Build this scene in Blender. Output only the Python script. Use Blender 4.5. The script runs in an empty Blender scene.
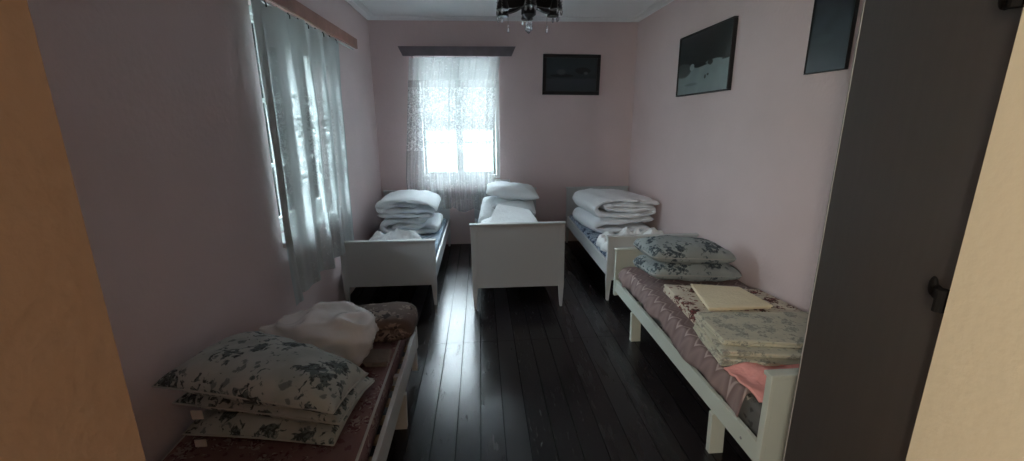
import bpy, bmesh, math, random
from mathutils import Vector, Matrix, noise
import numpy as np

S = bpy.context.scene
COL = S.collection
random.seed(4)
PI = math.pi

# ------------------------------------------------------------------ materials
def node_mat(name):
    m = bpy.data.materials.new(name); m.use_nodes = True
    nt = m.node_tree
    return m, nt, nt.nodes['Principled BSDF'], nt.nodes['Material Output']

def N(nt, t, **kw):
    n = nt.nodes.new(t)
    for k, v in kw.items():
        setattr(n, k, v)
    return n

def plain(name, col, rough=.6, metal=0, bump=0, bscale=60, vary=0, vscale=4, spec=None, sheen=0):
    m, nt, b, out = node_mat(name)
    b.inputs['Roughness'].default_value = rough
    b.inputs['Metallic'].default_value = metal
    if spec is not None: b.inputs['Specular IOR Level'].default_value = spec
    if sheen: b.inputs['Sheen Weight'].default_value = sheen
    tc = N(nt, 'ShaderNodeTexCoord')
    if vary:
        nz = N(nt, 'ShaderNodeTexNoise'); nz.inputs['Scale'].default_value = vscale; nz.inputs['Detail'].default_value = 5
        nt.links.new(tc.outputs['Object'], nz.inputs['Vector'])
        rp = N(nt, 'ShaderNodeValToRGB')
        rp.color_ramp.elements[0].position = .3; rp.color_ramp.elements[1].position = .7
        rp.color_ramp.elements[0].color = (*[c*(1-vary) for c in col], 1)
        rp.color_ramp.elements[1].color = (*[min(1, c*(1+vary)) for c in col], 1)
        nt.links.new(nz.outputs['Fac'], rp.inputs['Fac']); nt.links.new(rp.outputs['Color'], b.inputs['Base Color'])
    else:
        b.inputs['Base Color'].default_value = (*col, 1)
    if bump:
        nb = N(nt, 'ShaderNodeTexNoise'); nb.inputs['Scale'].default_value = bscale; nb.inputs['Detail'].default_value = 6
        nt.links.new(tc.outputs['Object'], nb.inputs['Vector'])
        bp = N(nt, 'ShaderNodeBump'); bp.inputs['Strength'].default_value = bump; bp.inputs['Distance'].default_value = .01
        nt.links.new(nb.outputs['Fac'], bp.inputs['Height']); nt.links.new(bp.outputs['Normal'], b.inputs['Normal'])
    return m

def ramp(nt, src, stops):
    r = N(nt, 'ShaderNodeValToRGB'); cr = r.color_ramp
    while len(cr.elements) < len(stops): cr.elements.new(.5)
    for e, (p, c) in zip(cr.elements, stops):
        e.position = p; e.color = (*c, 1) if len(c) == 3 else c
    nt.links.new(src, r.inputs['Fac'])
    return r.outputs['Color']

def mixc(nt, fac, a, b):
    m = N(nt, 'ShaderNodeMix'); m.data_type = 'RGBA'
    for v, i in ((fac, 0), (a, 6), (b, 7)):
        if isinstance(v, (int, float)): m.inputs[i].default_value = v
        elif isinstance(v, tuple): m.inputs[i].default_value = (*v, 1)
        else: nt.links.new(v, m.inputs[i])
    return m.outputs[2]

def math_(nt, op, a, b=None, c=None):
    m = N(nt, 'ShaderNodeMath'); m.operation = op
    for i, v in enumerate((a, b, c)):
        if v is None: continue
        if isinstance(v, (int, float)): m.inputs[i].default_value = v
        else: nt.links.new(v, m.inputs[i])
    return m.outputs[0]

def noise_tex(nt, vec, scale, detail=3, dist=0, rough=.5):
    n = N(nt, 'ShaderNodeTexNoise'); n.inputs['Scale'].default_value = scale
    n.inputs['Detail'].default_value = detail; n.inputs['Distortion'].default_value = dist
    n.inputs['Roughness'].default_value = rough
    nt.links.new(vec, n.inputs['Vector'])
    return n.outputs['Fac']

def mapped(nt, scale=(1, 1, 1), loc=(0, 0, 0), kind='Object', rot=(0, 0, 0)):
    tc = N(nt, 'ShaderNodeTexCoord'); mp = N(nt, 'ShaderNodeMapping')
    mp.inputs['Scale'].default_value = scale; mp.inputs['Location'].default_value = loc; mp.inputs['Rotation'].default_value = rot
    nt.links.new(tc.outputs[kind], mp.inputs['Vector'])
    return mp.outputs['Vector']

def floral(name, base, blotch, dark, seed, scale=7, kind='Object', fold_bump=.25):
    """printed cotton: clusters of rose-like blotches and leaves on a pale ground"""
    m, nt, b, out = node_mat(name)
    v = mapped(nt, loc=(seed, seed*.7, seed*1.3), kind=kind)
    vo = N(nt, 'ShaderNodeTexVoronoi'); vo.inputs['Scale'].default_value = scale; vo.inputs['Randomness'].default_value = .9
    nt.links.new(v, vo.inputs['Vector'])
    fine = noise_tex(nt, v, scale*4.5, 3, .8)
    rose = math_(nt, 'ADD', vo.outputs['Distance'], math_(nt, 'MULTIPLY', math_(nt, 'SUBTRACT', fine, .5), 1.5))
    mask = ramp(nt, rose, [(.30, (1, 1, 1)), (.40, (0, 0, 0))])
    vo2 = N(nt, 'ShaderNodeTexVoronoi'); vo2.inputs['Scale'].default_value = scale*2.6
    nt.links.new(v, vo2.inputs['Vector'])
    leaf = math_(nt, 'ADD', vo2.outputs['Distance'], math_(nt, 'MULTIPLY', math_(nt, 'SUBTRACT', fine, .5), 1.1))
    lmask = ramp(nt, leaf, [(.18, (1, 1, 1)), (.26, (0, 0, 0))])
    wash = ramp(nt, noise_tex(nt, v, scale*1.1, 2), [(.42, (0, 0, 0)), (.6, (1, 1, 1))])
    pale = tuple(x*.6+y*.4 for x, y in zip(base, blotch))
    c0 = mixc(nt, math_(nt, 'MULTIPLY', wash, .55), base, pale)
    c0 = mixc(nt, math_(nt, 'MULTIPLY', lmask, .8), c0, blotch)
    c1 = mixc(nt, mask, c0, blotch)
    ring = ramp(nt, noise_tex(nt, v, scale*4, 2, 2.2), [(.47, (0, 0, 0)), (.55, (1, 1, 1))])
    mask2 = math_(nt, 'MULTIPLY', mask, ring)
    c2 = mixc(nt, mask2, c1, dark)
    nt.links.new(c2, b.inputs['Base Color'])
    b.inputs['Roughness'].default_value = .85
    bp = N(nt, 'ShaderNodeBump'); bp.inputs['Strength'].default_value = fold_bump; bp.inputs['Distance'].default_value = .02
    nt.links.new(noise_tex(nt, v, 9, 4, .8), bp.inputs['Height']); nt.links.new(bp.outputs['Normal'], b.inputs['Normal'])
    return m

def fabric(name, col, bump=.3, bscale=12, vary=.04, rough=.9):
    m, nt, b, out = node_mat(name)
    v = mapped(nt)
    n1 = noise_tex(nt, v, 6, 3)
    nt.links.new(mixc(nt, n1, tuple(c*(1-vary) for c in col), tuple(min(1, c*(1+vary)) for c in col)), b.inputs['Base Color'])
    b.inputs['Roughness'].default_value = rough
    b.inputs['Specular IOR Level'].default_value = .2
    bp = N(nt, 'ShaderNodeBump'); bp.inputs['Strength'].default_value = bump; bp.inputs['Distance'].default_value = .02
    nt.links.new(noise_tex(nt, v, bscale, 5, .6), bp.inputs['Height']); nt.links.new(bp.outputs['Normal'], b.inputs['Normal'])
    return m

M = {}
M['pink_wall'] = plain('pink_plaster', (.69, .56, .555), .85, bump=.25, bscale=35, vary=.03, vscale=2)
M['hall_wall'] = plain('hall_plaster', (.41, .285, .20), .8, bump=.2, bscale=60, vary=.04, vscale=3)
M['ceiling'] = plain('white_ceiling_paint', (.90, .92, .93), .8, bump=.06, bscale=20)
M['white_paint'] = plain('white_satin_paint', (.58, .59, .59), .38, bump=.05, bscale=30)
M['green_paint'] = plain('cream_satin_paint', (.53, .565, .51), .38, bump=.05, bscale=30)
M['win_paint'] = plain('window_gloss_paint', (.74, .76, .75), .35)
M['brown_wood'] = plain('reddish_brown_wood', (.27, .115, .08), .5, vary=.2, vscale=9)
M['grey_wood'] = plain('grey_brown_wood', (.19, .165, .185), .5, vary=.15, vscale=9)
M['black_wood'] = plain('black_painted_wood', (.012, .011, .013), .4)
M['frame_black'] = plain('black_frame_lacquer', (.010, .010, .012), .35)
M['hinge'] = plain('blackened_iron', (.004, .0035, .0035), .8, spec=.15)
M['metal'] = plain('dull_steel', (.35, .35, .36), .35, metal=1)
M['lip'] = plain('grey_door_edge', (.30, .28, .27), .5)
M['duvet'] = fabric('white_duvet_cotton', (.86, .90, .92), .5, 14)
M['duvet_grey'] = fabric('white_grey_duvet_cotton', (.84, .86, .89), .5, 14)
M['sheet'] = fabric('white_sheet_cotton', (.88, .90, .91), .6, 18)
M['tag'] = plain('white_label_tape', (.62, .58, .55), .8)
M['cream_towel'] = fabric('cream_towel', (.80, .70, .50), .5, 45)
M['pink_cloth'] = fabric('salmon_pink_cloth', (.80, .36, .33), .3, 30)
M['piping'] = plain('pale_piping', (.50, .49, .47), .8)
M['pale_piping'] = plain('pale_grey_piping', (.50, .52, .50), .8)
M['dark_piping'] = plain('grey_piping', (.36, .38, .38), .8)
M['floral_blue'] = floral('blue_rose_print_cotton', (.31, .35, .355), (.09, .12, .14), (.035, .05, .065), 3.1, 7)
M['floral_grey'] = floral('grey_rose_print_cotton', (.46, .49, .47), (.13, .165, .17), (.045, .06, .065), 8.4, 7.5)
M['linen_print'] = floral('pale_leaf_print_linen', (.56, .53, .42), (.36, .36, .30), (.26, .25, .22), 1.7, 11, fold_bump=.15)
M['linen_red'] = floral('red_flower_print_linen', (.62, .56, .45), (.17, .035, .035), (.05, .03, .02), 5.2, 9, fold_bump=.15)
M['cover_pink'] = floral('faded_rose_print_cover', (.21, .125, .125), (.11, .035, .045), (.32, .26, .24), 2.2, 8, fold_bump=.2)
M['mattress_blue'] = floral('blue_print_mattress', (.36, .42, .50), (.035, .06, .12), (.015, .025, .06), 6.3, 11, fold_bump=.1)
M['mattress_dark'] = floral('dark_print_mattress', (.10, .10, .10), (.025, .022, .022), (.32, .30, .27), 4.4, 8, fold_bump=.1)
M['cushion_brown'] = floral('brown_swirl_print', (.12, .085, .075), (.30, .23, .20), (.05, .035, .035), 9.1, 4, fold_bump=.2)

def quilt_blue():
    m, nt, b, out = node_mat('blue_quilted_cover')
    v = mapped(nt, scale=(1, 1, 1))
    w1 = N(nt, 'ShaderNodeTexWave'); w1.inputs['Scale'].default_value = 11; w1.inputs['Distortion'].default_value = 3; w1.bands_direction = 'DIAGONAL'
    nt.links.new(v, w1.inputs['Vector'])
    nt.links.new(mixc(nt, ramp(nt, w1.outputs['Fac'], [(.4, (0, 0, 0)), (.6, (1, 1, 1))]), (.13, .21, .32), (.50, .60, .68)), b.inputs['Base Color'])
    b.inputs['Roughness'].default_value = .8
    return m
M['quilt_blue'] = quilt_blue()

def chevron():
    m, nt, b, out = node_mat('mauve_chevron_bedspread')
    v = mapped(nt)
    sx = N(nt, 'ShaderNodeSeparateXYZ'); nt.links.new(v, sx.inputs[0])
    tri = math_(nt, 'PINGPONG', sx.outputs['Y'], .055)
    s = math_(nt, 'ADD', sx.outputs['X'], math_(nt, 'MULTIPLY', tri, .9))
    band = math_(nt, 'FRACT', math_(nt, 'MULTIPLY', s, 7.5))
    col = ramp(nt, band, [(0, (.185, .125, .12)), (.30, (.25, .18, .172)), (.52, (.155, .10, .098)), (.56, (.42, .33, .31)), (.61, (.42, .33, .31)), (.65, (.21, .145, .14)), (.86, (.17, .11, .11)), (.9, (.28, .21, .20)), (1, (.185, .125, .12))])
    n = noise_tex(nt, v, 14, 4)
    nt.links.new(mixc(nt, math_(nt, 'MULTIPLY', n, .25), col, (.20, .15, .145)), b.inputs['Base Color'])
    b.inputs['Roughness'].default_value = .8
    bp = N(nt, 'ShaderNodeBump'); bp.inputs['Strength'].default_value = .5; bp.inputs['Distance'].default_value = .01
    nt.links.new(band, bp.inputs['Height']); nt.links.new(bp.outputs['Normal'], b.inputs['Normal'])
    return m
M['chevron'] = chevron()

def floor_mat():
    m, nt, b, out = node_mat('dark_painted_floorboards')
    v = mapped(nt)
    sx = N(nt, 'ShaderNodeSeparateXYZ'); nt.links.new(v, sx.inputs[0])
    u = math_(nt, 'DIVIDE', math_(nt, 'ADD', sx.outputs['X'], 3.035), .125)
    fr = math_(nt, 'FRACT', u); idx = math_(nt, 'FLOOR', u)
    gap = math_(nt, 'LESS_THAN', math_(nt, 'PINGPONG', fr, .5), .020)
    # butt joint across the run of boards at one depth
    wn = N(nt, 'ShaderNodeTexWhiteNoise'); wn.noise_dimensions = '1D'; nt.links.new(idx, wn.inputs['W'])
    jy = math_(nt, 'ABSOLUTE', math_(nt, 'SUBTRACT', sx.outputs['Y'], 2.93))
    joint = math_(nt, 'LESS_THAN', jy, .0018)
    g = math_(nt, 'MAXIMUM', gap, joint)
    vs = mapped(nt, scale=(9, 1.2, 9))
    wear = noise_tex(nt, vs, 7, 6, .8, .65)
    worn = ramp(nt, wear, [(.62, (0, 0, 0)), (.67, (1, 1, 1))])
    base = mixc(nt, wn.outputs['Value'], (.0105, .0085, .0095), (.019, .0155, .0165))
    c = mixc(nt, math_(nt, 'MULTIPLY', worn, .08), base, (.05, .042, .04))
    c = mixc(nt, g, c, (.002, .002, .002))
    nt.links.new(c, b.inputs['Base Color'])
    rr = math_(nt, 'ADD', math_(nt, 'MULTIPLY', noise_tex(nt, vs, 2.5, 5), .14), math_(nt, 'MULTIPLY', wn.outputs['Value'], .13))
    r = math_(nt, 'ADD', rr, .13)
    r = math_(nt, 'ADD', r, math_(nt, 'MULTIPLY', worn, .18))
    nt.links.new(math_(nt, 'MAXIMUM', r, math_(nt, 'MULTIPLY', g, .55)), b.inputs['Roughness'])
    nt.links.new(math_(nt, 'MULTIPLY', math_(nt, 'SUBTRACT', 1.0, math_(nt, 'MULTIPLY', g, .8)), .40), b.inputs['Specular IOR Level'])
    h = math_(nt, 'SUBTRACT', math_(nt, 'MULTIPLY', wear, .12), math_(nt, 'MULTIPLY', g, 1.5))
    bp = N(nt, 'ShaderNodeBump'); bp.inputs['Strength'].default_value = .6; bp.inputs['Distance'].default_value = .004
    nt.links.new(h, bp.inputs['Height']); nt.links.new(bp.outputs['Normal'], b.inputs['Normal'])
    return m
M['floor'] = floor_mat()

def door_mat():
    m, nt, b, out = node_mat('dark_brown_hardboard')
    v = mapped(nt, scale=(6, 6, 1.5))
    n = noise_tex(nt, v, 5, 5)
    nt.links.new(mixc(nt, n, (.052, .040, .031), (.076, .059, .048)), b.inputs['Base Color'])
    b.inputs['Roughness'].default_value = .65
    return m
M['door'] = door_mat()

def curtain_mat(name, thin, tint, top, lace_lo, lace_hi, graze=.35, trans=.42, blend=.35):
    """sheer net; below 'top' the weave opens into sprigged lace between two heights (object space z)"""
    m, nt, b, out = node_mat(name)
    nt.nodes.remove(b)
    v = mapped(nt)
    sx = N(nt, 'ShaderNodeSeparateXYZ'); nt.links.new(v, sx.inputs[0])
    lace = noise_tex(nt, v, 30, 2, 1.8, .5)
    spr = ramp(nt, lace, [(.50, (0, 0, 0)), (.56, (1, 1, 1))])
    zone = math_(nt, 'MULTIPLY', math_(nt, 'GREATER_THAN', sx.outputs['Z'], lace_lo), math_(nt, 'LESS_THAN', sx.outputs['Z'], lace_hi))
    # hem motifs
    hem = ramp(nt, noise_tex(nt, v, 26, 2, 2.5), [(.60, (0, 0, 0)), (.66, (1, 1, 1))])
    pat = math_(nt, 'MAXIMUM', math_(nt, 'MULTIPLY', spr, zone), math_(nt, 'MULTIPLY', hem, .45))
    heading = math_(nt, 'MULTIPLY', math_(nt, 'GREATER_THAN', sx.outputs['Z'], top), .30)
    opac = math_(nt, 'ADD', math_(nt, 'ADD', 1-thin, math_(nt, 'MULTIPLY', pat, .42)), heading)
    lw = N(nt, 'ShaderNodeLayerWeight'); lw.inputs['Blend'].default_value = blend
    opac = math_(nt, 'MINIMUM', math_(nt, 'ADD', opac, math_(nt, 'MULTIPLY', lw.outputs['Facing'], graze)), .97)
    df = N(nt, 'ShaderNodeBsdfDiffuse'); tr = N(nt, 'ShaderNodeBsdfTranslucent'); tp = N(nt, 'ShaderNodeBsdfTransparent')
    df.inputs['Color'].default_value = (*tint, 1); tr.inputs['Color'].default_value = (*tint, 1)
    a = N(nt, 'ShaderNodeMixShader'); a.inputs[0].default_value = trans
    nt.links.new(df.outputs[0], a.inputs[1]); nt.links.new(tr.outputs[0], a.inputs[2])
    th = N(nt, 'ShaderNodeMixShader'); nt.links.new(math_(nt, 'MULTIPLY', pat, .38), th.inputs[0])
    nt.links.new(a.outputs[0], th.inputs[1]); nt.links.new(df.outputs[0], th.inputs[2])
    c = N(nt, 'ShaderNodeMixShader'); nt.links.new(opac, c.inputs[0])
    nt.links.new(tp.outputs[0], c.inputs[1]); nt.links.new(th.outputs[0], c.inputs[2])
    nt.links.new(c.outputs[0], out.inputs[0])
    return m
M['net_back'] = curtain_mat('white_net_curtain', .64, (.80, .82, .82), 2.03, 1.22, 1.95, trans=.38)
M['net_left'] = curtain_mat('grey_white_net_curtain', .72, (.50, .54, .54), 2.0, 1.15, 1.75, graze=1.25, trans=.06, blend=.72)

def glass_mat(name='window_glass', rough=0.0):
    m, nt, b, out = node_mat(name)
    nt.nodes.remove(b)
    g = N(nt, 'ShaderNodeBsdfGlossy'); g.inputs['Roughness'].default_value = .02
    t = N(nt, 'ShaderNodeBsdfTransparent'); t.inputs['Color'].default_value = (.93, .97, .96, 1)
    f = N(nt, 'ShaderNodeFresnel'); f.inputs['IOR'].default_value = 1.45
    mx = N(nt, 'ShaderNodeMixShader'); nt.links.new(f.outputs[0], mx.inputs[0])
    nt.links.new(t.outputs[0], mx.inputs[1]); nt.links.new(g.outputs[0], mx.inputs[2]); nt.links.new(mx.outputs[0], out.inputs[0])
    return m
M['glass'] = glass_mat()
m, nt, b, out = node_mat('crystal_glass'); b.inputs['Base Color'].default_value = (.95, .97, 1, 1); b.inputs['Transmission Weight'].default_value = .85; b.inputs['Roughness'].default_value = .04; b.inputs['IOR'].default_value = 1.6
M['crystal'] = m
m, nt, b, out = node_mat('opal_bulb_glass'); b.inputs['Base Color'].default_value = (.75, .74, .70, 1); b.inputs['Roughness'].default_value = .15
M['bulb'] = m
def bag_mat():
    m, nt, b, out = node_mat('thin_white_plastic')
    b.inputs['Base Color'].default_value = (.80, .78, .78, 1); b.inputs['Roughness'].default_value = .25
    b.inputs['Specular IOR Level'].default_value = .6
    v = mapped(nt)
    bp = N(nt, 'ShaderNodeBump'); bp.inputs['Strength'].default_value = .3; bp.inputs['Distance'].default_value = .012
    vo = N(nt, 'ShaderNodeTexVoronoi'); vo.inputs['Scale'].default_value = 7
    nt.links.new(v, vo.inputs['Vector'])
    nt.links.new(vo.outputs['Distance'], bp.inputs['Height']); nt.links.new(bp.outputs['Normal'], b.inputs['Normal'])
    return m
M['bag'] = bag_mat()

# ------------------------------------------------------------------ builders
def raw(name, verts, faces, mat, parent=None, smooth=True, uv=None):
    me = bpy.data.meshes.new(name)
    me.from_pydata([tuple(v) for v in verts], [], faces)
    me.update()
    bm = bmesh.new(); bm.from_mesh(me)
    bmesh.ops.remove_doubles(bm, verts=bm.verts, dist=1e-6)
    bmesh.ops.recalc_face_normals(bm, faces=bm.faces)
    bm.to_mesh(me); bm.free()
    for p in me.polygons: p.use_smooth = smooth
    me.materials.append(mat)
    o = bpy.data.objects.new(name, me); COL.objects.link(o)
    if parent is not None:
        o.parent = parent          # geometry is given in the parent's own space
    return o

def base_origin(o):
    """moves a top-level mesh's origin to the middle of its underside"""
    me = o.data
    xs = [v.co.x for v in me.vertices]; ys = [v.co.y for v in me.vertices]; zs = [v.co.z for v in me.vertices]
    c = Vector(((min(xs)+max(xs))/2, (min(ys)+max(ys))/2, min(zs)))
    me.transform(Matrix.Translation(-c)); o.location = c
    for ch in o.children:
        ch.data.transform(Matrix.Translation(-c))
    return o

def tag(o, label, cat, group=None, kind=None):
    o['label'] = label; o['category'] = cat
    if group: o['group'] = group
    if kind: o['kind'] = kind
    return o

def struct(o):
    o['kind'] = 'structure'; return o

def empty(name, loc=(0, 0, 0), rz=0):
    o = bpy.data.objects.new(name, None); COL.objects.link(o)
    o.location = loc; o.rotation_euler = (0, 0, rz); o.empty_display_size = .1
    return o

class BM:
    def __init__(s): s.bm = bmesh.new()
    def box(s, x0, x1, y0, y1, z0, z1, bev=0, seg=2):
        t = bmesh.new()
        vs = [t.verts.new((x, y, z)) for x in (x0, x1) for y in (y0, y1) for z in (z0, z1)]
        for f in ((0, 1, 3, 2), (4, 6, 7, 5), (0, 4, 5, 1), (2, 3, 7, 6), (0, 2, 6, 4), (1, 5, 7, 3)):
            t.faces.new([vs[i] for i in f])
        if bev: bmesh.ops.bevel(t, geom=t.edges[:], offset=bev, segments=seg, profile=.5, affect='EDGES')
        s._add(t); return s
    def prism(s, poly, axis, a, b, bev=0):
        """poly: 2D points; axis: 'x','y','z' extrusion from a to b"""
        t = bmesh.new()
        def P(u, v, w): return {'x': (w, u, v), 'y': (u, w, v), 'z': (u, v, w)}[axis]
        A = [t.verts.new(P(u, v, a)) for u, v in poly]; B = [t.verts.new(P(u, v, b)) for u, v in poly]
        t.faces.new(A); t.faces.new(B[::-1])
        n = len(poly)
        for i in range(n): t.faces.new((A[i], B[i], B[(i+1) % n], A[(i+1) % n]))
        if bev: bmesh.ops.bevel(t, geom=t.edges[:], offset=bev, segments=2, profile=.5, affect='EDGES')
        s._add(t); return s
    def lathe(s, prof, c=(0, 0, 0), n=24):
        t = bmesh.new(); rings = []
        for r, z in prof:
            rings.append([t.verts.new((c[0]+r*math.cos(2*PI*i/n), c[1]+r*math.sin(2*PI*i/n), c[2]+z)) for i in range(n)])
        for a, b in zip(rings, rings[1:]):
            for i in range(n): t.faces.new((a[i], a[(i+1) % n], b[(i+1) % n], b[i]))
        t.faces.new(rings[0][::-1]); t.faces.new(rings[-1])
        bmesh.ops.remove_doubles(t, verts=t.verts, dist=1e-5)
        s._add(t); return s
    def tube(s, pts, r, n=8, closed=False):
        t = bmesh.new(); pts = [Vector(p) for p in pts]; rings = []; m = len(pts)
        for i, p in enumerate(pts):
            a = pts[(i-1) % m] if (closed or i) else p; b = pts[(i+1) % m] if (closed or i < m-1) else p
            d = (b-a).normalized(); up = Vector((0, 0, 1)) if abs(d.z) < .9 else Vector((1, 0, 0))
            u = d.cross(up).normalized(); v = d.cross(u)
            rr = r[i] if isinstance(r, (list, tuple)) else r
            rings.append([t.verts.new(p + rr*(u*math.cos(2*PI*k/n)+v*math.sin(2*PI*k/n))) for k in range(n)])
        rng = range(m) if closed else range(m-1)
        for i in rng:
            a, b = rings[i], rings[(i+1) % m]
            for k in range(n): t.faces.new((a[k], a[(k+1) % n], b[(k+1) % n], b[k]))
        if not closed: t.faces.new(rings[0][::-1]); t.faces.new(rings[-1])
        s._add(t); return s
    def ball(s, c, r, sz=(1, 1, 1), u=12, v=8):
        t = bmesh.new(); bmesh.ops.create_uvsphere(t, u_segments=u, v_segments=v, radius=r)
        for q in t.verts: q.co = Vector((q.co.x*sz[0]+c[0], q.co.y*sz[1]+c[1], q.co.z*sz[2]+c[2]))
        s._add(t); return s
    def _add(s, t):
        bmesh.ops.recalc_face_normals(t, faces=t.faces)
        me = bpy.data.meshes.new('tmp'); t.to_mesh(me); t.free(); s.bm.from_mesh(me); bpy.data.meshes.remove(me)
    def build(s, name, mat, parent=None, smooth=False):
        me = bpy.data.meshes.new(name); s.bm.to_mesh(me); s.bm.free()
        for p in me.polygons: p.use_smooth = smooth
        me.materials.append(mat)
        o = bpy.data.objects.new(name, me); COL.objects.link(o)
        if parent is not None: o.parent = parent
        return o

def nz(x, y, z, s=1.0, o=0):
    return noise.noise(Vector((x*s+o, y*s+o*1.7, z*s-o)))
def fbm(x, y, z, s=1.0, o=0, k=4):
    a = 0; amp = 1
    for i in range(k):
        a += amp*nz(x, y, z, s, o+i*3.1); s *= 2.03; amp *= .5
    return a
def ridge(x, y, z, s=1.0, o=0, k=3):
    a = 0; amp = 1
    for i in range(k):
        a += amp*(1-abs(nz(x, y, z, s, o+i*5.3))*2.4); s *= 1.9; amp *= .5
    return a

def catmull(pts, n):
    pts = [Vector(p) for p in pts]; out = []
    P = [2*pts[0]-pts[1]] + pts + [2*pts[-1]-pts[-2]]
    for i in range(1, len(P)-2):
        for k in range(n):
            t = k/n
            out.append(.5*((2*P[i])+(-P[i-1]+P[i+1])*t+(2*P[i-1]-5*P[i]+4*P[i+1]-P[i+2])*t*t+(-P[i-1]+3*P[i]-3*P[i+1]+P[i+2])*t**3))
    out.append(pts[-1]); return out

def spw(v, e): return math.copysign(abs(v)**e, v)

def pillow(name, corners, top, bot, mat, pip=None, seed=0, n=44, wr=.012, droop=None, zmin=None, pinch=.05, rnd=.06):
    """corners: four world points (front-left, front-right, back-right, back-left) on the seam"""
    c = [Vector(p) for p in corners]
    def S_(u, v):
        uu = u*(1-pinch*(1-v*v)*(u*u)-rnd*(u*u*v*v)**2); vv = v*(1-pinch*(1-u*u)*(v*v)-rnd*(u*u*v*v)**2)
        a = (uu+1)/2; b = (vv+1)/2
        return c[0]*(1-a)*(1-b)+c[1]*a*(1-b)+c[2]*a*b+c[3]*(1-a)*b
    def hh(u, v):
        k = max(0, (1-abs(u)**2.6))*max(0, (1-abs(v)**2.6))
        return k**.48
    V = []; F = []; idx = {}
    for side in (1, -1):
        for i in range(n+1):
            for j in range(n+1):
                u = -math.cos(PI*i/n); v = -math.cos(PI*j/n)
                u = .55*u+.45*(-1+2*i/n); v = .55*v+.45*(-1+2*j/n)
                p = S_(u, v); h = hh(u, v)
                edge = min(1, h*1.5)
                w = wr*edge*(fbm(p.x, p.y, side*2, 5, seed)+.55*(ridge(p.x, p.y, 0, 4, seed+9)-1.0))
                # radial puckers close to the corners
                rr = math.hypot(abs(u)-1, abs(v)-1); ang = math.atan2(abs(v)-1, abs(u)-1)
                w += .010*math.exp(-(rr/.35)**2)*edge*math.sin(ang*9+seed)
                z = p.z + side*(top if side > 0 else bot)*h + w*side
                if side < 0 and zmin is not None: z = max(z, min(zmin, p.z))
                if side < 0: z = min(z, p.z)
                wv = .006*nz(p.x, p.y, 3, 7, seed)*(1-edge)
                idx[side, i, j] = len(V); V.append((p.x+wv, p.y+wv, z))
    for side in (1, -1):
        for i in range(n):
            for j in range(n):
                q = (idx[side, i, j], idx[side, i+1, j], idx[side, i+1, j+1], idx[side, i, j+1])
                F.append(q if side > 0 else q[::-1])
    # the two sheets share the seam position; weld
    o = raw(name, V, F, mat)
    if pip:
        pts = []
        K = 30
        for a, b, fx in ((-1, 1, 0), (-1, 1, 1), (1, -1, 2), (1, -1, 3)):
            for k in range(K):
                t = a+(b-a)*k/K
                u, v = ((t, -1), (1, t), (t, 1), (-1, t))[fx]
                pts.append(S_(u, v))
        b_ = BM().tube(pts, .0035, 6, closed=True)
        b_.build('piping', pip, o, True)
    return o

def duvet(name, path, T, y0, y1, mat, seed=0, skew=0, wob=.02, wr=.010, sub=9, ring=40, ztilt=0):
    """a thick folded quilt: an (x,z) path swept as a soft flattened section that spans y0..y1"""
    P = catmull([(x, z) for x, z in path], sub); m = len(P)
    L = [0]
    for i in range(1, m): L.append(L[-1]+(P[i]-P[i-1]).length)
    tot = L[-1]; rings = []; V = []; F = []
    for i, p in enumerate(P):
        a = P[max(0, i-1)]; b = P[min(m-1, i+1)]; d = (b-a).normalized(); nrm = Vector((-d.y, d.x))
        e = min(L[i], tot-L[i]); s = math.sqrt(max(0.0, 1-(1-min(1, e/.07))**2)); s = max(s, .03)
        yc = (y0+y1)/2; W = (y1-y0)/2*(.93+.07*s) ; yoff = wob*nz(L[i]*3, seed, 0, 1, seed)
        row = []
        for k in range(ring):
            th = 2*PI*k/ring
            yy = yc+yoff+W*spw(math.cos(th), .36)+.35*wob*nz(L[i]*6, k*.2, 2, 1, seed)
            nn = T*s*spw(math.sin(th), .55)*(1+.16*nz(L[i]*5, yy*3, 1, 1, seed+3))
            x = p.x+nrm.x*nn; z = p.y+nrm.y*nn
            dsp = wr*(fbm(x, yy, L[i], 6, seed, 3)+.5*(ridge(x, yy, L[i]*.5, 5, seed+4)-1))
            dsp *= s
            x += nrm.x*dsp*(1 if nn >= 0 else -1) - skew*(yy-y0); z += nrm.y*dsp*(1 if nn >= 0 else -1) + ztilt*(yy-y0)
            row.append(len(V)); V.append((x, yy, z))
        rings.append(row)
    for a, b in zip(rings, rings[1:]):
        for k in range(ring): F.append((a[k], a[(k+1) % ring], b[(k+1) % ring], b[k]))
    F.append(tuple(rings[0][::-1])); F.append(tuple(rings[-1]))
    return raw(name, V, F, mat)

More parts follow.
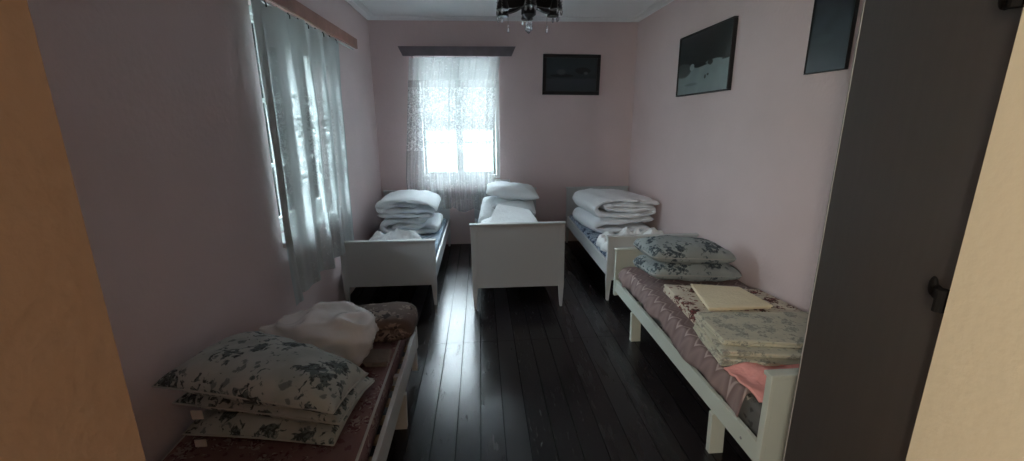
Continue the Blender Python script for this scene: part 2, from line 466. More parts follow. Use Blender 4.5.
def crumple(name, outline, z0, h, mat, seed=0, n=60, sc=7, drape=None):
    """a rumpled heap of cloth inside a quad outline (four xy points), lying on z0"""
    c = [Vector((*p, 0)) for p in outline]; V = []; F = []; idx = {}
    for side in (1, 0):
        for i in range(n+1):
            for j in range(n+1):
                u = -1+2*i/n; v = -1+2*j/n
                r = max(abs(u), abs(v)); rr = math.hypot(u, v)
                k = r/rr if rr > 1e-6 else 1          # square to disc, softened
                u2 = u*(.55*k+.45); v2 = v*(.55*k+.45)
                wob = 1+.16*nz(u2*1.3, v2*1.3, 0, 1.6, seed)
                a = (u2*wob+1)/2; b = (v2*wob+1)/2
                p = c[0]*(1-a)*(1-b)+c[1]*a*(1-b)+c[2]*a*b+c[3]*(1-a)*b
                e = max(0, 1-r**3)**.5
                hgt = h*e*(.50+.30*(ridge(p.x, p.y, 0, sc*.5, seed)-1)*.9+.35*fbm(p.x, p.y, 1, sc*.45, seed+2, 3)) + .012*e*(ridge(p.x, p.y, 0, sc*2.2, seed+5)-1)
                hgt = max(.004*e, hgt)
                z = z0 + (hgt if side else 0)
                if drape: z += drape(p.x, p.y)
                idx[side, i, j] = len(V); V.append((p.x, p.y, z))
    for side in (1, 0):
        for i in range(n):
            for j in range(n):
                q = (idx[side, i, j], idx[side, i+1, j], idx[side, i+1, j+1], idx[side, i, j+1])
                F.append(q if side else q[::-1])
    return raw(name, V, F, mat)

def slab_cloth(name, corners, layers, t, mat, seed=0, edge_dz=0):
    """folded flat linen: rounded layered slab; corners fl, fr, br, bl at underside"""
    c = [Vector(p) for p in corners]; n = 30; V = []; F = []
    H = layers*t
    prof = []
    for k in range(layers):
        for a in (-.9, -.45, 0, .45, .9):
            prof.append((k*t + t/2 + t/2*math.sin(a*PI/2), .006*math.cos(a*PI/2)))
    cen = (c[0]+c[1]+c[2]+c[3])/4
    loop = []
    for e in range(4):
        for k in range(n):
            loop.append(c[e].lerp(c[(e+1) % 4], k/n))
    rows = []
    for zz, out_ in prof:
        row = []
        for li, p in enumerate(loop):
            d = (p-cen); dn = d.normalized()
            lay = int(zz/t)
            jit = .006*nz(p.x, p.y, lay*3.3, 6, seed)+.004*math.sin(lay*2.1+seed)
            q = p + dn*(out_+jit)
            row.append(len(V)); V.append((q.x, q.y, q.z+zz+.25*t*nz(q.x, q.y, lay, 5, seed)*(zz/H)))
        rows.append(row)
    for a, b in zip(rows, rows[1:]):
        m = len(a)
        for k in range(m): F.append((a[k], a[(k+1) % m], b[(k+1) % m], b[k]))
    # top: grid of shrinking loops
    prev = rows[-1]
    for s in (.97, .9, .75, .55, .3, .1):
        row = []
        for p in loop:
            q = cen.lerp(p, s)
            row.append(len(V)); V.append((q.x, q.y, q.z+H+.006*(1-s)+.35*t*fbm(q.x, q.y, 0, 6, seed, 3)))
        m = len(row)
        for k in range(m): F.append((prev[k], prev[(k+1) % m], row[(k+1) % m], row[k]))
        prev = row
    F.append(tuple(prev)); F.append(tuple(rows[0][::-1]))
    return raw(name, V, F, mat)

# ------------------------------------------------------------------ room
XL, XR, YB, YF, H = -1.253, 1.911, 5.55, .40, 2.72
TW = .42
def wall_with_hole(name, axis, a0, a1, z0, z1, h0, h1, k0, k1, d0, d1, mat):
    """axis 'x': wall runs along x with depth d0..d1 in y"""
    b = BM()
    def bx(p, q, r, s):
        if axis == 'x': b.box(p, q, d0, d1, r, s)
        else: b.box(d0, d1, p, q, r, s)
    bx(a0, h0, z0, z1); bx(h1, a1, z0, z1)
    if k0 > z0: bx(h0, h1, z0, k0)
    bx(h0, h1, k1, z1)
    return struct(b.build(name, mat))
BW = (-.765, .243, .835, 2.315)      # back window opening x0 x1 z0 z1
LW = (2.735, 3.97, .845, 2.27)        # left window opening y0 y1 z0 z1
wall_with_hole('wall_back', 'x', XL-TW, XR+.2, 0, H+.1, BW[0], BW[1], BW[2], BW[3], YB, YB+TW, M['pink_wall'])
wall_with_hole('wall_left', 'y', YF, YB, 0, H+.1, LW[0], LW[1], LW[2], LW[3], XL-TW, XL, M['pink_wall'])
struct(BM().box(XR, XR+.2, YF, YB, 0, H+.1).build('wall_right', M['pink_wall']))
wall_with_hole('wall_front', 'x', XL-TW, XR+.2, 0, H+.1, -.349, .505, 0, 2.12, YF-.26, YF, M['hall_wall'])
# a thin skin so the room side of the doorway wall is pink as well
wall_with_hole('wall_front', 'x', XL, XR, 0, H, -.365, .520, 0, 2.135, YF, YF+.004, M['pink_wall'])
struct(BM().box(XL-TW, XR+.2, -2.4, YB+TW, -.1, 0).build('floor', M['floor']))
struct(BM().box(XL-TW, XR+.2, YF-.26, YB+TW, H, H+.12).build('ceiling', M['ceiling']))
# hall behind the camera
HX0, HX1, HY0 = -1.5, 1.75, -2.2
struct(BM().box(HX0-.1, HX0, HY0, YF-.26, 0, H).build('wall_hall_left', M['hall_wall']))
struct(BM().box(HX1, HX1+.1, HY0, YF-.26, 0, H).build('wall_hall_right', M['hall_wall']))
struct(BM().box(HX0-.1, HX1+.1, HY0-.1, HY0, 0, H).build('wall_hall_back', M['hall_wall']))
struct(BM().box(HX0-.1, HX1+.1, HY0-.1, YF-.26, H, H+.1).build('ceiling', M['ceiling']))
struct(BM().box(-60, 60, -40, 90, -.95, -.85).build('ground', plain('garden_lawn', (.022, .030, .025), .95, vary=.3, vscale=.8, spec=0)))
struct(BM().box(-4.8, 14, -10, 16.5, -.85, -.80).build('ground', plain('pale_bounce_slab', (.82, .83, .84), .9)))  # unseen pale slab added below the windows to bounce skylight onto the ceiling

BM_ = BM().box(.497, .505, YF-.26, YF+.003, 0, 2.12)
struct(BM_.build('trim_4', plain('cream_jamb_paint', (.40, .355, .27), .6, bump=.08, bscale=90, vary=.02)))
# crown moulding, stepped and coved
def crown(name, x0, y0, x1, y1, nx, ny):
    prof = [(0, -.030), (.012, -.030), (.016, -.024), (.045, -.020), (.052, -.012), (.10, -.010), (.106, 0), (0, 0)]
    V = []; F = []
    for (x, y) in ((x0, y0), (x1, y1)):
        for d, z in prof: V.append((x+nx*d, y+ny*d, H+z))
    n = len(prof)
    for i in range(n): F.append((i, (i+1) % n, n+(i+1) % n, n+i))
    F.append(tuple(range(n))); F.append(tuple(range(2*n-1, n-1, -1)))
    return struct(raw(name, V, F, M['ceiling'], smooth=False))
crown('trim_1', XL, YB, XR, YB, 0, -1)
crown('trim_2', XL, YF+.004, XL, YB, 1, 0)
crown('trim_3', XR, YF+.004, XR, YB, -1, 0)

# windows: wooden frame, two casements with glazing bars, glass, sill
def window(name, axis, a0, a1, z0, z1, d, inward, mull, bars):
    """d: depth coordinate of the frame's room face; inward: -1 when the room lies at smaller depth (back wall)"""
    b = BM(); g = BM(); s = 1 if inward < 0 else -1
    def bx(bb, p, q, r, t, e0=0, e1=.06, bev=.004):
        lo, hi = sorted((d+s*e0, d+s*e1))
        if axis == 'x': bb.box(p, q, lo, hi, r, t, bev)
        else: bb.box(lo, hi, p, q, r, t, bev)
    fw = .045
    bx(b, a0, a0+fw, z0, z1); bx(b, a1-fw, a1, z0, z1); bx(b, a0+fw, a1-fw, z0, z0+fw); bx(b, a0+fw, a1-fw, z1-fw, z1)
    fr = struct(b.build(name, M['win_paint']))
    xs = [a0+fw] + mull + [a1-fw]
    for i, (p, q) in enumerate(zip(xs, xs[1:])):
        c = BM(); w = .035; p2 = p+.006; q2 = q-.006
        zz0, zz1 = z0+fw+.004, z1-fw-.004
        bx(c, p2, p2+w, zz0, zz1, .008, .045); bx(c, q2-w, q2, zz0, zz1, .008, .045)
        bx(c, p2+w, q2-w, zz0, zz0+w+.01, .008, .045); bx(c, p2+w, q2-w, zz1-w, zz1, .008, .045)
        for zb in bars: bx(c, p2+w, q2-w, zb-.012, zb+.012, .012, .04)
        sash = c.build('sash', M['win_paint'], fr)
        gg = BM(); bx(gg, p2+w-.004, q2-w+.004, zz0+w, zz1-w+.004, .026, .029, 0)
        gg.build('pane', M['glass'], sash)
    if len(mull):
        for mm in mull:
            c = BM(); bx(c, mm-.018, mm+.018, z0+fw, z1-fw, -.006, .008, .003); c.build('mullion', M['win_paint'], fr)
        mm = mull[0]; zc = (z0+z1)/2-.1
        h = BM(); 
        if axis == 'x': h.box(mm-.008, mm+.008, d-s*.03, d-s*.004, zc-.01, zc+.01, .003); h.box(mm-.006, mm+.006, d-s*.036, d-s*.026, zc-.07, zc+.01, .003)
        else: h.box(min(d-s*.03, d-s*.004), max(d-s*.03, d-s*.004), mm-.008, mm+.008, zc-.01, zc+.01, .003)
        h.build('handle', M['metal'], fr)
    return fr
window('window_1', 'x', BW[0], BW[1], BW[2]+.005, BW[3], YB+.11, -1, [-.26], [1.30, 1.72])
window('window_2', 'y', LW[0], LW[1], LW[2]+.005, LW[3], XL-.12, 1, [3.15, 3.56], [1.30, 1.72])
struct(BM().box(BW[0]-.04, BW[1]+.12, YB-.025, YB+.11, BW[2]-.035, BW[2]+.002, .006).build('window_1_sill', M['win_paint']))
struct(BM().box(XL-.12, XL+.02, LW[0], LW[1], LW[2]-.03, LW[2]+.002, .006).build('window_2_sill', M['win_paint']))

# the open door, hinged on the right of the doorway and swung past square into the room
hx, hy = .512, .412; tx, ty = .935, 1.10
ang = math.atan2(ty-hy, tx-hx); DL = math.hypot(tx-hx, ty-hy)
door = struct(BM().box(.004, DL-.010, -.040, 0, .012, 2.08, .002).build('door_1', M['door']))
door.location = (hx, hy, 0); door.rotation_euler = (0, 0, ang)
BM().box(DL-.010, DL, -.041, .002, .012, 2.08, .001).build('edge_strip', M['lip'], door)
for zc in (.30, 1.40, 1.71):
    h = BM(); h.box(.006, .040, .0005, .005, zc-.009, zc+.009, .002)
    h.tube([(.0, .008, zc-.013), (.0, .008, zc+.013)], .006, 10)
    h.ball((.040, .004, zc+.004), .010, (.8, .4, 1.2)); h.ball((.022, .004, zc), .004, (1, .5, 1))
    h.build('hinge', M['hinge'], door)

# ------------------------------------------------------------------ curtains and pelmets
def curtain(name, axis, d, a0, a1, ztop, zbot, mat, folds, amp, seed, spread=.0, lift=None, bow=0, inward=-1):
    nu, nv = 260, 70; V = []; F = []
    for j in range(nv+1):
        t = j/nv
        for i in range(nu+1):
            u = i/nu
            zb = zbot(u); zt = ztop(u); z = zt+(zb-zt)*t
            a = a0(t)+(a1(t)-a0(t))*u
            ph = folds*2*PI*(u+.05*nz(u*3, 0, 0, 1, seed)+.02*t*nz(u*4, t, 0, 1, seed+2))
            am = amp*(.35+.65*min(1, t*3))*(.6+.8*abs(nz(u*5, .3, 0, 1, seed+7))*1.6)
            off = am*(math.sin(ph)+.35*math.sin(2.3*ph+1.3)) + .012*nz(u*6, t*3, 0, 1, seed+3)
            aa = a + .25*am*math.cos(ph)
            dd = d + inward*(off+amp*1.1) + inward*bow*min(1, t*1.5)
            V.append((aa, dd, z) if axis == 'x' else (dd, aa, z))
    for j in range(nv):
        for i in range(nu):
            k = j*(nu+1)+i
            F.append((k, k+1, k+nu+2, k+nu+1))
    return raw(name, V, F, mat)

cb = curtain('net_curtain', 'x', YB-.055,
             lambda t: -.80-.11*min(1, t*1.3), lambda t: .255-.085*min(1, max(0, (t-.0)*5))+.02*math.sin(t*7),
             lambda u: 2.285-.012*abs(math.sin(u*PI*8))-.035*math.exp(-((u-.33)/.03)**2),
             lambda u: .52-.10*abs(nz(u*4, 1, 0, 1, 3))-.12*max(0, u-.6)-.05*max(0, .25-u), M['net_back'], 11, .020, 5, bow=.075)
tag(cb, 'white sheer net curtain hanging over the back window between the beds', 'curtain')
hk = BM()
for i in range(9):
    x = -.77+i*.125; hk.tube([(x, YB-.075, 2.285), (x, YB-.072, 2.295), (x, YB-.07, 2.303)], .003, 6)
hk.build('curtain_hooks', M['metal'], cb)
cb.children[0]['kind'] = 'stuff'
cl = curtain('net_curtain', 'y', XL+.055,
             lambda t: 2.545-.02*math.sin(t*2)+.03*max(0, t-.72)/.28, lambda t: 4.03-.10*t,
             lambda u: 2.232-.012*abs(math.sin(u*PI*9)),
             lambda u: .505+.03*nz(u*5, 2, 0, 1, 4)-.05*max(0, .3-u)+.04*u, M['net_left'], 5, .034, 11, inward=1)
tag(cl, 'long greyish net curtain hanging over the left wall window', 'curtain')
hk = BM()
for i in range(10):
    y = 2.6+i*.155; hk.tube([(XL+.085, y, 2.205), (XL+.085, y, 2.225), (XL+.075, y, 2.24)], .004, 6)
hk.build('curtain_hooks', M['hinge'], cl)
cl.children[0]['kind'] = 'stuff'

# back pelmet: board with raked ends, on a shallow box
pr_ = empty('curtain_pelmet', (-.24, YB, 2.292))
BM().prism([(-.675, .105), (.675, .105), (.625, 0), (-.625, 0)], 'y', -.125, -.105, .002).build('front_board', M['grey_wood'], pr_)
BM().box(-.62, .62, -.105, 0, .06, .078, .002).build('top_board', M['grey_wood'], pr_)
BM().tube([(-.61, -.07, .012), (.61, -.07, .012)], .006, 8).build('curtain_rail', M['metal'], pr_)
tag(pr_, 'grey-brown wooden curtain pelmet with slanted ends above the back window', 'pelmet')
pl = empty('curtain_pelmet', (XL, 3.45, 2.245))
BM().box(.085, .105, -1.15, 1.13, 0, .088, .002).build('front_board', M['brown_wood'], pl)
BM().box(0, .085, -1.15, 1.13, .060, .078, .002).build('top_board', M['brown_wood'], pl)
BM().tube([(.06, -1.1, -.005), (.06, 1.13, -.005)], .006, 8).build('curtain_rail', M['metal'], pl)
tag(pl, 'reddish-brown wooden curtain pelmet above the left wall window', 'pelmet')

# ------------------------------------------------------------------ pictures
def painting(kind):
    m, nt, b, out = node_mat('painting_'+kind)
    b.inputs['Roughness'].default_value = .30
    tc = N(nt, 'ShaderNodeTexCoord'); sx = N(nt, 'ShaderNodeSeparateXYZ'); nt.links.new(tc.outputs['Generated'], sx.inputs[0])
    U = sx.outputs['X'] if kind == 'lake' else sx.outputs['Y']; W = sx.outputs['Z']
    if kind != 'lake': U = math_(nt, 'SUBTRACT', 1.0, U)      # left to right as seen from the room
    v = mapped(nt, kind='Object')
    n = noise_tex(nt, v, 9, 4); n2 = noise_tex(nt, v, 22, 4)
    def blob(cx, cz, rx, rz, soft=.25, wob=.5):
        a = math_(nt, 'POWER', math_(nt, 'DIVIDE', math_(nt, 'SUBTRACT', U, cx), rx), 2)
        c = math_(nt, 'POWER', math_(nt, 'DIVIDE', math_(nt, 'SUBTRACT', W, cz), rz), 2)
        d = math_(nt, 'ADD', math_(nt, 'ADD', a, c), math_(nt, 'MULTIPLY', math_(nt, 'SUBTRACT', n2, .5), wob))
        return ramp(nt, d, [(1-soft, (1, 1, 1)), (1, (0, 0, 0))])
    if kind == 'lake':
        c = ramp(nt, math_(nt, 'ADD', W, math_(nt, 'MULTIPLY', math_(nt, 'SUBTRACT', n, .5), .12)),
                 [(0, (.035, .045, .055)), (.36, (.045, .055, .068)), (.42, (.022, .03, .038)), (.58, (.03, .045, .055)), (1, (.022, .038, .046))])
        c = mixc(nt, blob(.32, .47, .24, .055), c, (.008, .012, .016))
        c = mixc(nt, blob(.30, .58, .10, .10, .7), c, (.07, .085, .09))
        c = mixc(nt, blob(.72, .62, .16, .11), c, (.012, .017, .022))
        c = mixc(nt, blob(.78, .55, .05, .05, .6), c, (.085, .10, .11))
    elif kind == 'snow':
        line = math_(nt, 'SUBTRACT', W, math_(nt, 'ADD', .40, math_(nt, 'MULTIPLY', U, .06)))
        line = math_(nt, 'ADD', line, math_(nt, 'MULTIPLY', math_(nt, 'SUBTRACT', n, .5), .05))
        c = mixc(nt, ramp(nt, line, [(.0, (0, 0, 0)), (.012, (1, 1, 1))]), mixc(nt, n, (.17, .22, .22), (.27, .33, .33)), mixc(nt, n, (.006, .012, .013), (.018, .028, .028)))
        c = mixc(nt, blob(.10, .42, .20, .13), c, (.085, .10, .10))
        c = mixc(nt, blob(.30, .45, .05, .06), c, (.30, .35, .35))
        c = mixc(nt, blob(.72, .47, .16, .035), c, (.20, .26, .26))
        c = mixc(nt, blob(.45, .46, .12, .04), c, (.010, .014, .014))
        c = mixc(nt, blob(.58, .25, .018, .035, .3, 1.2), c, (.015, .02, .02))
        c = mixc(nt, blob(.63, .28, .02, .02, .3, 1.2), c, (.015, .02, .02))
        c = mixc(nt, blob(.66, .465, .05, .05, .4, 1.5), c, (.012, .02, .02))
        c = mixc(nt, blob(.30, .16, .16, .03, .8), c, (.13, .17, .17))
    else:
        c = ramp(nt, math_(nt, 'ADD', W, math_(nt, 'MULTIPLY', math_(nt, 'SUBTRACT', n, .5), .3)),
                 [(0, (.022, .034, .042)), (.35, (.026, .042, .048)), (.6, (.008, .012, .016)), (1, (.012, .018, .024))])
        c = mixc(nt, blob(.35, .30, .30, .05, .8), c, (.035, .055, .06))
    nt.links.new(c, b.inputs['Base Color'])
    return m

def picture(name, axis, loc, w, h, fw, depth, kind, tilt=0, roll=0, fmat=None):
    """axis 'x': hangs on the back wall facing -y; 'y': hangs on the right wall facing -x.  loc: centre of its back"""
    fm = fmat or M['frame_black']
    p = empty(name, loc)
    b = BM()
    def bx(bb, a0, a1, z0, z1, d0, d1, bev=.003):
        if axis == 'x': bb.box(a0, a1, -d1, -d0, z0, z1, bev)
        else: bb.box(-d1, -d0, a0, a1, z0, z1, bev)
    bx(b, -w/2, w/2, h/2-fw, h/2, 0, depth); bx(b, -w/2, w/2, -h/2, -h/2+fw, 0, depth)
    bx(b, -w/2, -w/2+fw, -h/2+fw, h/2-fw, 0, depth); bx(b, w/2-fw, w/2, -h/2+fw, h/2-fw, 0, depth)
    b.build('frame', fm, p)
    c = BM(); bx(c, -w/2+fw*.9, w/2-fw*.9, -h/2+fw*.9, h/2-fw*.9, .004, depth*.7, 0)
    c.build('canvas', painting(kind), p)
    if axis == 'x': p.rotation_euler = (tilt, roll, 0)
    else: p.rotation_euler = (roll, tilt, 0)
    return p
p1 = picture('framed_painting', 'x', (1.118, YB, 2.095), .70, .465, .042, .028, 'lake', 0, .012)
tag(p1, 'dark landscape painting in a black frame on the back wall', 'painting')
p2 = picture('framed_painting', 'y', (XR, 3.815, 2.045), .90, .52, .012, .035, 'snow', 0, -.012)
tag(p2, 'snowy landscape painting with dark sky on the right wall', 'painting')
p3 = picture('framed_painting', 'y', (XR, 2.425, 2.12), .30, .58, .006, .022, 'night', 0, 0)
tag(p3, 'narrow dark blue painting on the right wall beside the open door', 'painting')

# ------------------------------------------------------------------ chandelier
ch = empty('chandelier', (.325, 3.02, H-.005))
ch.scale = (1.08, 1.08, 1.10)
BM().lathe([(0, .004), (.055, .004), (.060, -.012), (.045, -.03), (.018, -.045), (0, -.045)]).build('ceiling_rose', M['black_wood'], ch, True)
BM().tube([(0, 0, -.04), (0, 0, -.24)], .006, 8).build('rod', M['hinge'], ch, True)
BM().lathe([(0, -.22), (.022, -.225), (.024, -.26), (.034, -.275), (.040, -.345), (.030, -.36), (.030, -.392), (.043, -.402), (.043, -.440), (0, -.472)], n=8).build('hub', M['black_wood'], ch)
def drop(bb, x, y, z, s=1.0):
    bb.ball((x, y, z), .006*s, (1, 1, 1), 6, 4); bb.ball((x, y, z-.024*s), .0095*s, (1, .6, 1.7), 6, 4)
for k in range(6):
    a = 2*PI*k/6+PI/6*.9; ca, sa = math.cos(a), math.sin(a); R_ = .175
    arm = BM(); n = 9; prev = None
    pts = [(.03+(R_-.03)*i/n, -.372-.010*math.sin(PI*i/n)-.020*(i/n)) for i in range(n+1)]
    poly = [(r, z+.018+.010*(i/n)) for i, (r, z) in enumerate(pts)] + [(r, z-.018-.010*(i/n)) for i, (r, z) in reversed(list(enumerate(pts)))]
    arm.prism(poly, 'y', -.014, .014, .001)
    for v in arm.bm.verts: v.co = Vector((v.co.x*ca-v.co.y*sa, v.co.x*sa+v.co.y*ca, v.co.z))
    arm = arm.build('arm', M['black_wood'], ch)
    x, y = R_*ca, R_*sa
    BM().lathe([(0, -.428), (.034, -.432), (.037, -.428), (.022, -.372), (.020, -.340), (.032, -.335), (.032, -.325), (.014, -.322), (.014, -.24), (0, -.24)], (x, y, 0), 12).build('candle_cup', M['black_wood'], arm, False)
    BM().lathe([(0, -.245), (.010, -.24), (.017, -.215), (.012, -.18), (.003, -.155), (0, -.153)], (x, y, 0), 12).build('bulb', M['bulb'], arm, True)
    for q in range(3):
        cr = BM()
        b2 = a+(q-1)*.9; xx, yy = x+.034*math.cos(b2), y+.034*math.sin(b2)
        for i in range(5): cr.ball((xx, yy, -.345-.016*i), .0045, (1, 1, 1), 6, 4)
        cr.tube([(xx, yy, -.333), (xx, yy, -.44)], .0012, 5)
        drop(cr, xx, yy, -.425, .9)
        cr.build('crystal_string', M['crystal'], arm, True)
    cr = BM(); th = []
    for i in range(11):
        t = i/10; rr_ = .034+(R_-.034)*t
        pt = (rr_*ca+.012*sa, rr_*sa-.012*ca, -.29-.075*math.sin(PI*t)-.04*t)
        th.append(pt); cr.ball(pt, .0045, (1, 1, 1), 6, 4)
    cr.tube(th, .0012, 5)
    cr.build('crystal_string', M['crystal'], arm, True)
cr = BM(); drop(cr, 0, 0, -.482, 1.5); drop(cr, .014, 0, -.480, 1.2); drop(cr, -.013, .006, -.486, 1.1)
cr.build('crystal_drop', M['crystal'], ch, True)
for k, (x, y) in enumerate(((-.118, .05), (.118, .06))):
    cr = BM(); cr.tube([(x, y, -.40), (x, y, -.485)], .0010, 4); drop(cr, x, y, -.490, 1.0); cr.build('crystal_drop', M['crystal'], ch, True)
tag(ch, 'black wooden chandelier with hanging glass crystals under the ceiling', 'chandelier')

# ------------------------------------------------------------------ beds
def end_board(root, name, W, y, zt, zb, mat, legless=False, th=.032):
    """a panel end with cap and two tapering legs (children of the bed)"""
    pw = .010 if legless else .035
    BM().box(pw, W-pw, y-th/2+.004, y+th/2-.004, zb, zt-.016, .003).build(name, mat, root)
    b = BM().box(-.008, W+.008, y-th/2-.008, y+th/2+.008, zt-.018, zt, .004)
    cap = b.build('cap_rail', mat, root)
    for s in (0, 1):
        def X(v): return v if s == 0 else W-v
        poly = [(X(0), zt-.018), (X(.046), zt-.018), (X(.046), zb), (X(.030), 0), (X(.010), 0), (X(0), zb)]
        if legless: poly = [(X(0), zt-.018), (X(.020), zt-.018), (X(.020), zb), (X(0), zb)]
        if s: poly = poly[::-1]
        BM().prism(poly, 'y', y-th/2, y+th/2, .002).build('post' if legless else 'leg', mat, root)

def bed(loc, W, L, zfoot, zhead, mat, rz=0, foot_zb=.19, rail_top=.36, rail_h=.13, mids=False, low_far=False, head_first=False):
    """local frame: y=0 is the end nearer the doorway, y=L the end nearer the back wall"""
    r = empty('single_bed', loc, rz)
    if zfoot: end_board(r, 'footboard' if not head_first else 'headboard', W, .016, zfoot, foot_zb, mat, legless=bool(mids))
    if low_far:
        BM().box(0, W, L-.03, L, rail_top-rail_h, rail_top+.02, .003).build('footboard', mat, r)
    else:
        end_board(r, 'headboard' if not head_first else 'footboard', W, L-.016, zhead, foot_zb, mat, legless=bool(mids))
    y0 = .032; y1 = L-.032
    for x in (.004, W-.026):
        BM().box(x, x+.022, y0, y1, rail_top-rail_h, rail_top, .003).build('side_rail', mat, r)
    sl = BM()
    for i in range(14):
        yy = y0+.06+i*(y1-y0-.15)/13; sl.box(.026, W-.026, yy, yy+.05, rail_top-.085, rail_top-.070)
    sl.build('slat_base', plain('pine_slats', (.35, .25, .15), .7), r)
    if mids:
        for yy in mids:
            for s in (0, 1):
                zt = rail_top-.02
                poly = [(.026, zt), (.026, rail_top-rail_h), (.0, rail_top-rail_h-.01), (.006, 0), (.078, 0), (.066, zt)]
                if s: poly = [(W-x, z) for x, z in poly][::-1]
                BM().prism(poly, 'y', yy-.016, yy+.016, .002).build('leg', mat, r)
    return r

wp = M['white_paint']
B1 = bed((-1.205, 3.62, 0), .795, 1.86, .60, .735, wp)
tag(B1, 'white wooden single bed in the back left corner beside the window', 'bed', 'white beds')
B2 = bed((-.098, 3.50, 0), .785, 1.98, .755, .74, wp, head_first=True)
tag(B2, 'white wooden single bed standing alone in the middle, tall end board facing the doorway', 'bed', 'white beds')
B3 = bed((1.085, 3.585, 0), .795, 1.92, .60, .735, wp)
tag(B3, 'white wooden single bed in the back right corner under the snow painting', 'bed', 'white beds')
B4 = bed((1.075, 1.385, 0), .80, 1.90, .655, .585, M['green_paint'], rail_top=.325, rail_h=.095, mids=(.36, 1.47), head_first=True, rz=math.radians(.6))
tag(B4, 'cream-white wooden bed along the right wall, brown chevron bedspread on it', 'bed', 'white beds')
BM().ball((.003, .13, .27), .007, (.5, 1, 1)).build('bolt', M['metal'], B4, True)
B5 = bed((-1.235, .62, 0), .815, 1.89, 0, 0, wp, rail_top=.335, rail_h=.12, mids=(.50, 1.42), low_far=True)
tag(B5, 'pale low bed at the left wall nearest the doorway, floral pillows stacked on it', 'bed', 'white beds')
BM().box(0, .815, 0, .03, .20, .34, .003).build('headboard', wp, B5)
BM().box(.772, .806, 1.862, 1.892, .06, .372, .003).build('corner_post', wp, B5)
BM().box(.772, .806, 0, .03, .0, .36, .003).build('corner_post', wp, B5)

def mattress(x0, x1, y0, y1, z0, z1, mat, label, pip=None, seam=None):
    b = BM(); b.box(x0, x1, y0, y1, z0, z1, .028, 4)
    o = b.build('mattress', mat, smooth=True)
    tag(o, label, 'mattress')
    if pip:
        for z in (z1-.012,):
            e = .008
            BM().tube([(x0+e, y0+e, z), (x1-e, y0+e, z), (x1-e, y1-e, z), (x0+e, y1-e, z)], .007, 6, closed=True).build('piping', pip, o, True)
    return base_origin(o)
mattress(-1.175, -.445, 3.68, 5.37, .292, .395, M['quilt_blue'], 'blue and white quilted mattress on the back left bed')
mattress(-.065, .655, 3.56, 5.35, .292, .395, M['quilt_blue'], 'mattress of the middle bed, under the pillows and folded bedding')
mattress(1.115, 1.855, 3.65, 5.46, .292, .385, M['mattress_blue'], 'dark blue patterned mattress on the back right bed')
mattress(1.125, 1.865, 1.43, 3.22, .258, .425, M['mattress_dark'], 'dark patterned mattress under the brown bedspread')
mattress(-1.205, -.475, .68, 2.47, .268, .395, M['cover_pink'], 'faded red floral mattress of the front left bed', M['piping'])

# ------------------------------------------------------------------ bedding on the back left bed
def add(o, label, cat, group=None):
    tag(o, label, cat, group); return base_origin(o)
add(duvet('folded_duvet', [(-0.6, 0.537), (-0.8, 0.541), (-1.0, 0.533), (-1.055, 0.483), (-1.0, 0.433), (-0.8, 0.429), (-0.54, 0.431), (-0.49, 0.455), (-0.53, 0.483), (-0.75, 0.485), (-0.96, 0.485)], .030, 4.54, 5.2, M['duvet'], 2, wob=.04, wr=.015),
    'white folded duvet at the bottom of the stack on the back left bed', 'duvet', 'folded duvets')
add(duvet('folded_duvet', [(-1.1, 0.612), (-0.85, 0.602), (-0.6, 0.59), (-0.53, 0.617), (-0.6, 0.652), (-0.85, 0.656), (-1.04, 0.652), (-1.085, 0.684), (-1.04, 0.71), (-0.85, 0.712), (-0.66, 0.704)], .028, 4.56, 5.18, M['duvet'], 7, wob=.045, skew=.03, wr=.015),
    'white folded duvet in the middle of the stack on the back left bed', 'duvet', 'folded duvets')
add(duvet('folded_duvet', [(-1.11, 0.704), (-1.04, 0.744), (-0.85, 0.764), (-0.66, 0.758), (-0.53, 0.72), (-0.475, 0.652)], .026, 4.53, 5.2, M['duvet'], 17, wob=.05, skew=.02, wr=.015),
    'white duvet laid over the top of the stack on the back left bed', 'duvet', 'folded duvets')
add(crumple('crumpled_sheet', [(-1.12, 3.70), (-.56, 3.72), (-.54, 4.25), (-1.14, 4.25)], .397, .27, M['sheet'], 3),
    'white crumpled sheet behind the foot of the back left bed', 'sheet', 'crumpled sheets')

# ------------------------------------------------------------------ middle bed
add(duvet('folded_duvet', [(.58, .50), (.30, .51), (.08, .49), (.01, .455), (.10, .44), (.35, .44), (.62, .44)], .034, 4.0, 4.60, M['sheet'], 4, wob=.03, ztilt=.08),
    'white folded duvet at the front of the middle bed', 'duvet')
o = slab_cloth('folded_sheet', [(.04, 4.05, .55), (.56, 4.05, .53), (.50, 4.56, .60), (.17, 4.56, .665)], 3, .016, M['sheet'], 3)
add(o, 'white folded sheet lying sloped in front of the middle bed pillows', 'sheet')
o = pillow('pillow', [(-.06, 4.62, .47), (.14, 4.60, .50), (.19, 5.10, .70), (.01, 5.12, .68)], .070, .07, M['duvet'], seed=6, zmin=.405)
add(o, 'narrow white pillow slanting down the left side of the middle bed', 'pillow')
o = pillow('pillow', [(.07, 4.78, .62), (.615, 4.76, .55), (.64, 5.27, .60), (.12, 5.30, .64)], .10, .17, M['duvet'], seed=2, zmin=.40)
add(o, 'white pillow under the top pillow on the middle bed', 'pillow')
o = pillow('pillow', [(.035, 4.84, .775), (.665, 4.82, .715), (.64, 5.28, .77), (.05, 5.28, .82)], .085, .06, M['duvet'], seed=13, wr=.016)
add(o, 'plump white pillow on top of the pile on the middle bed', 'pillow')

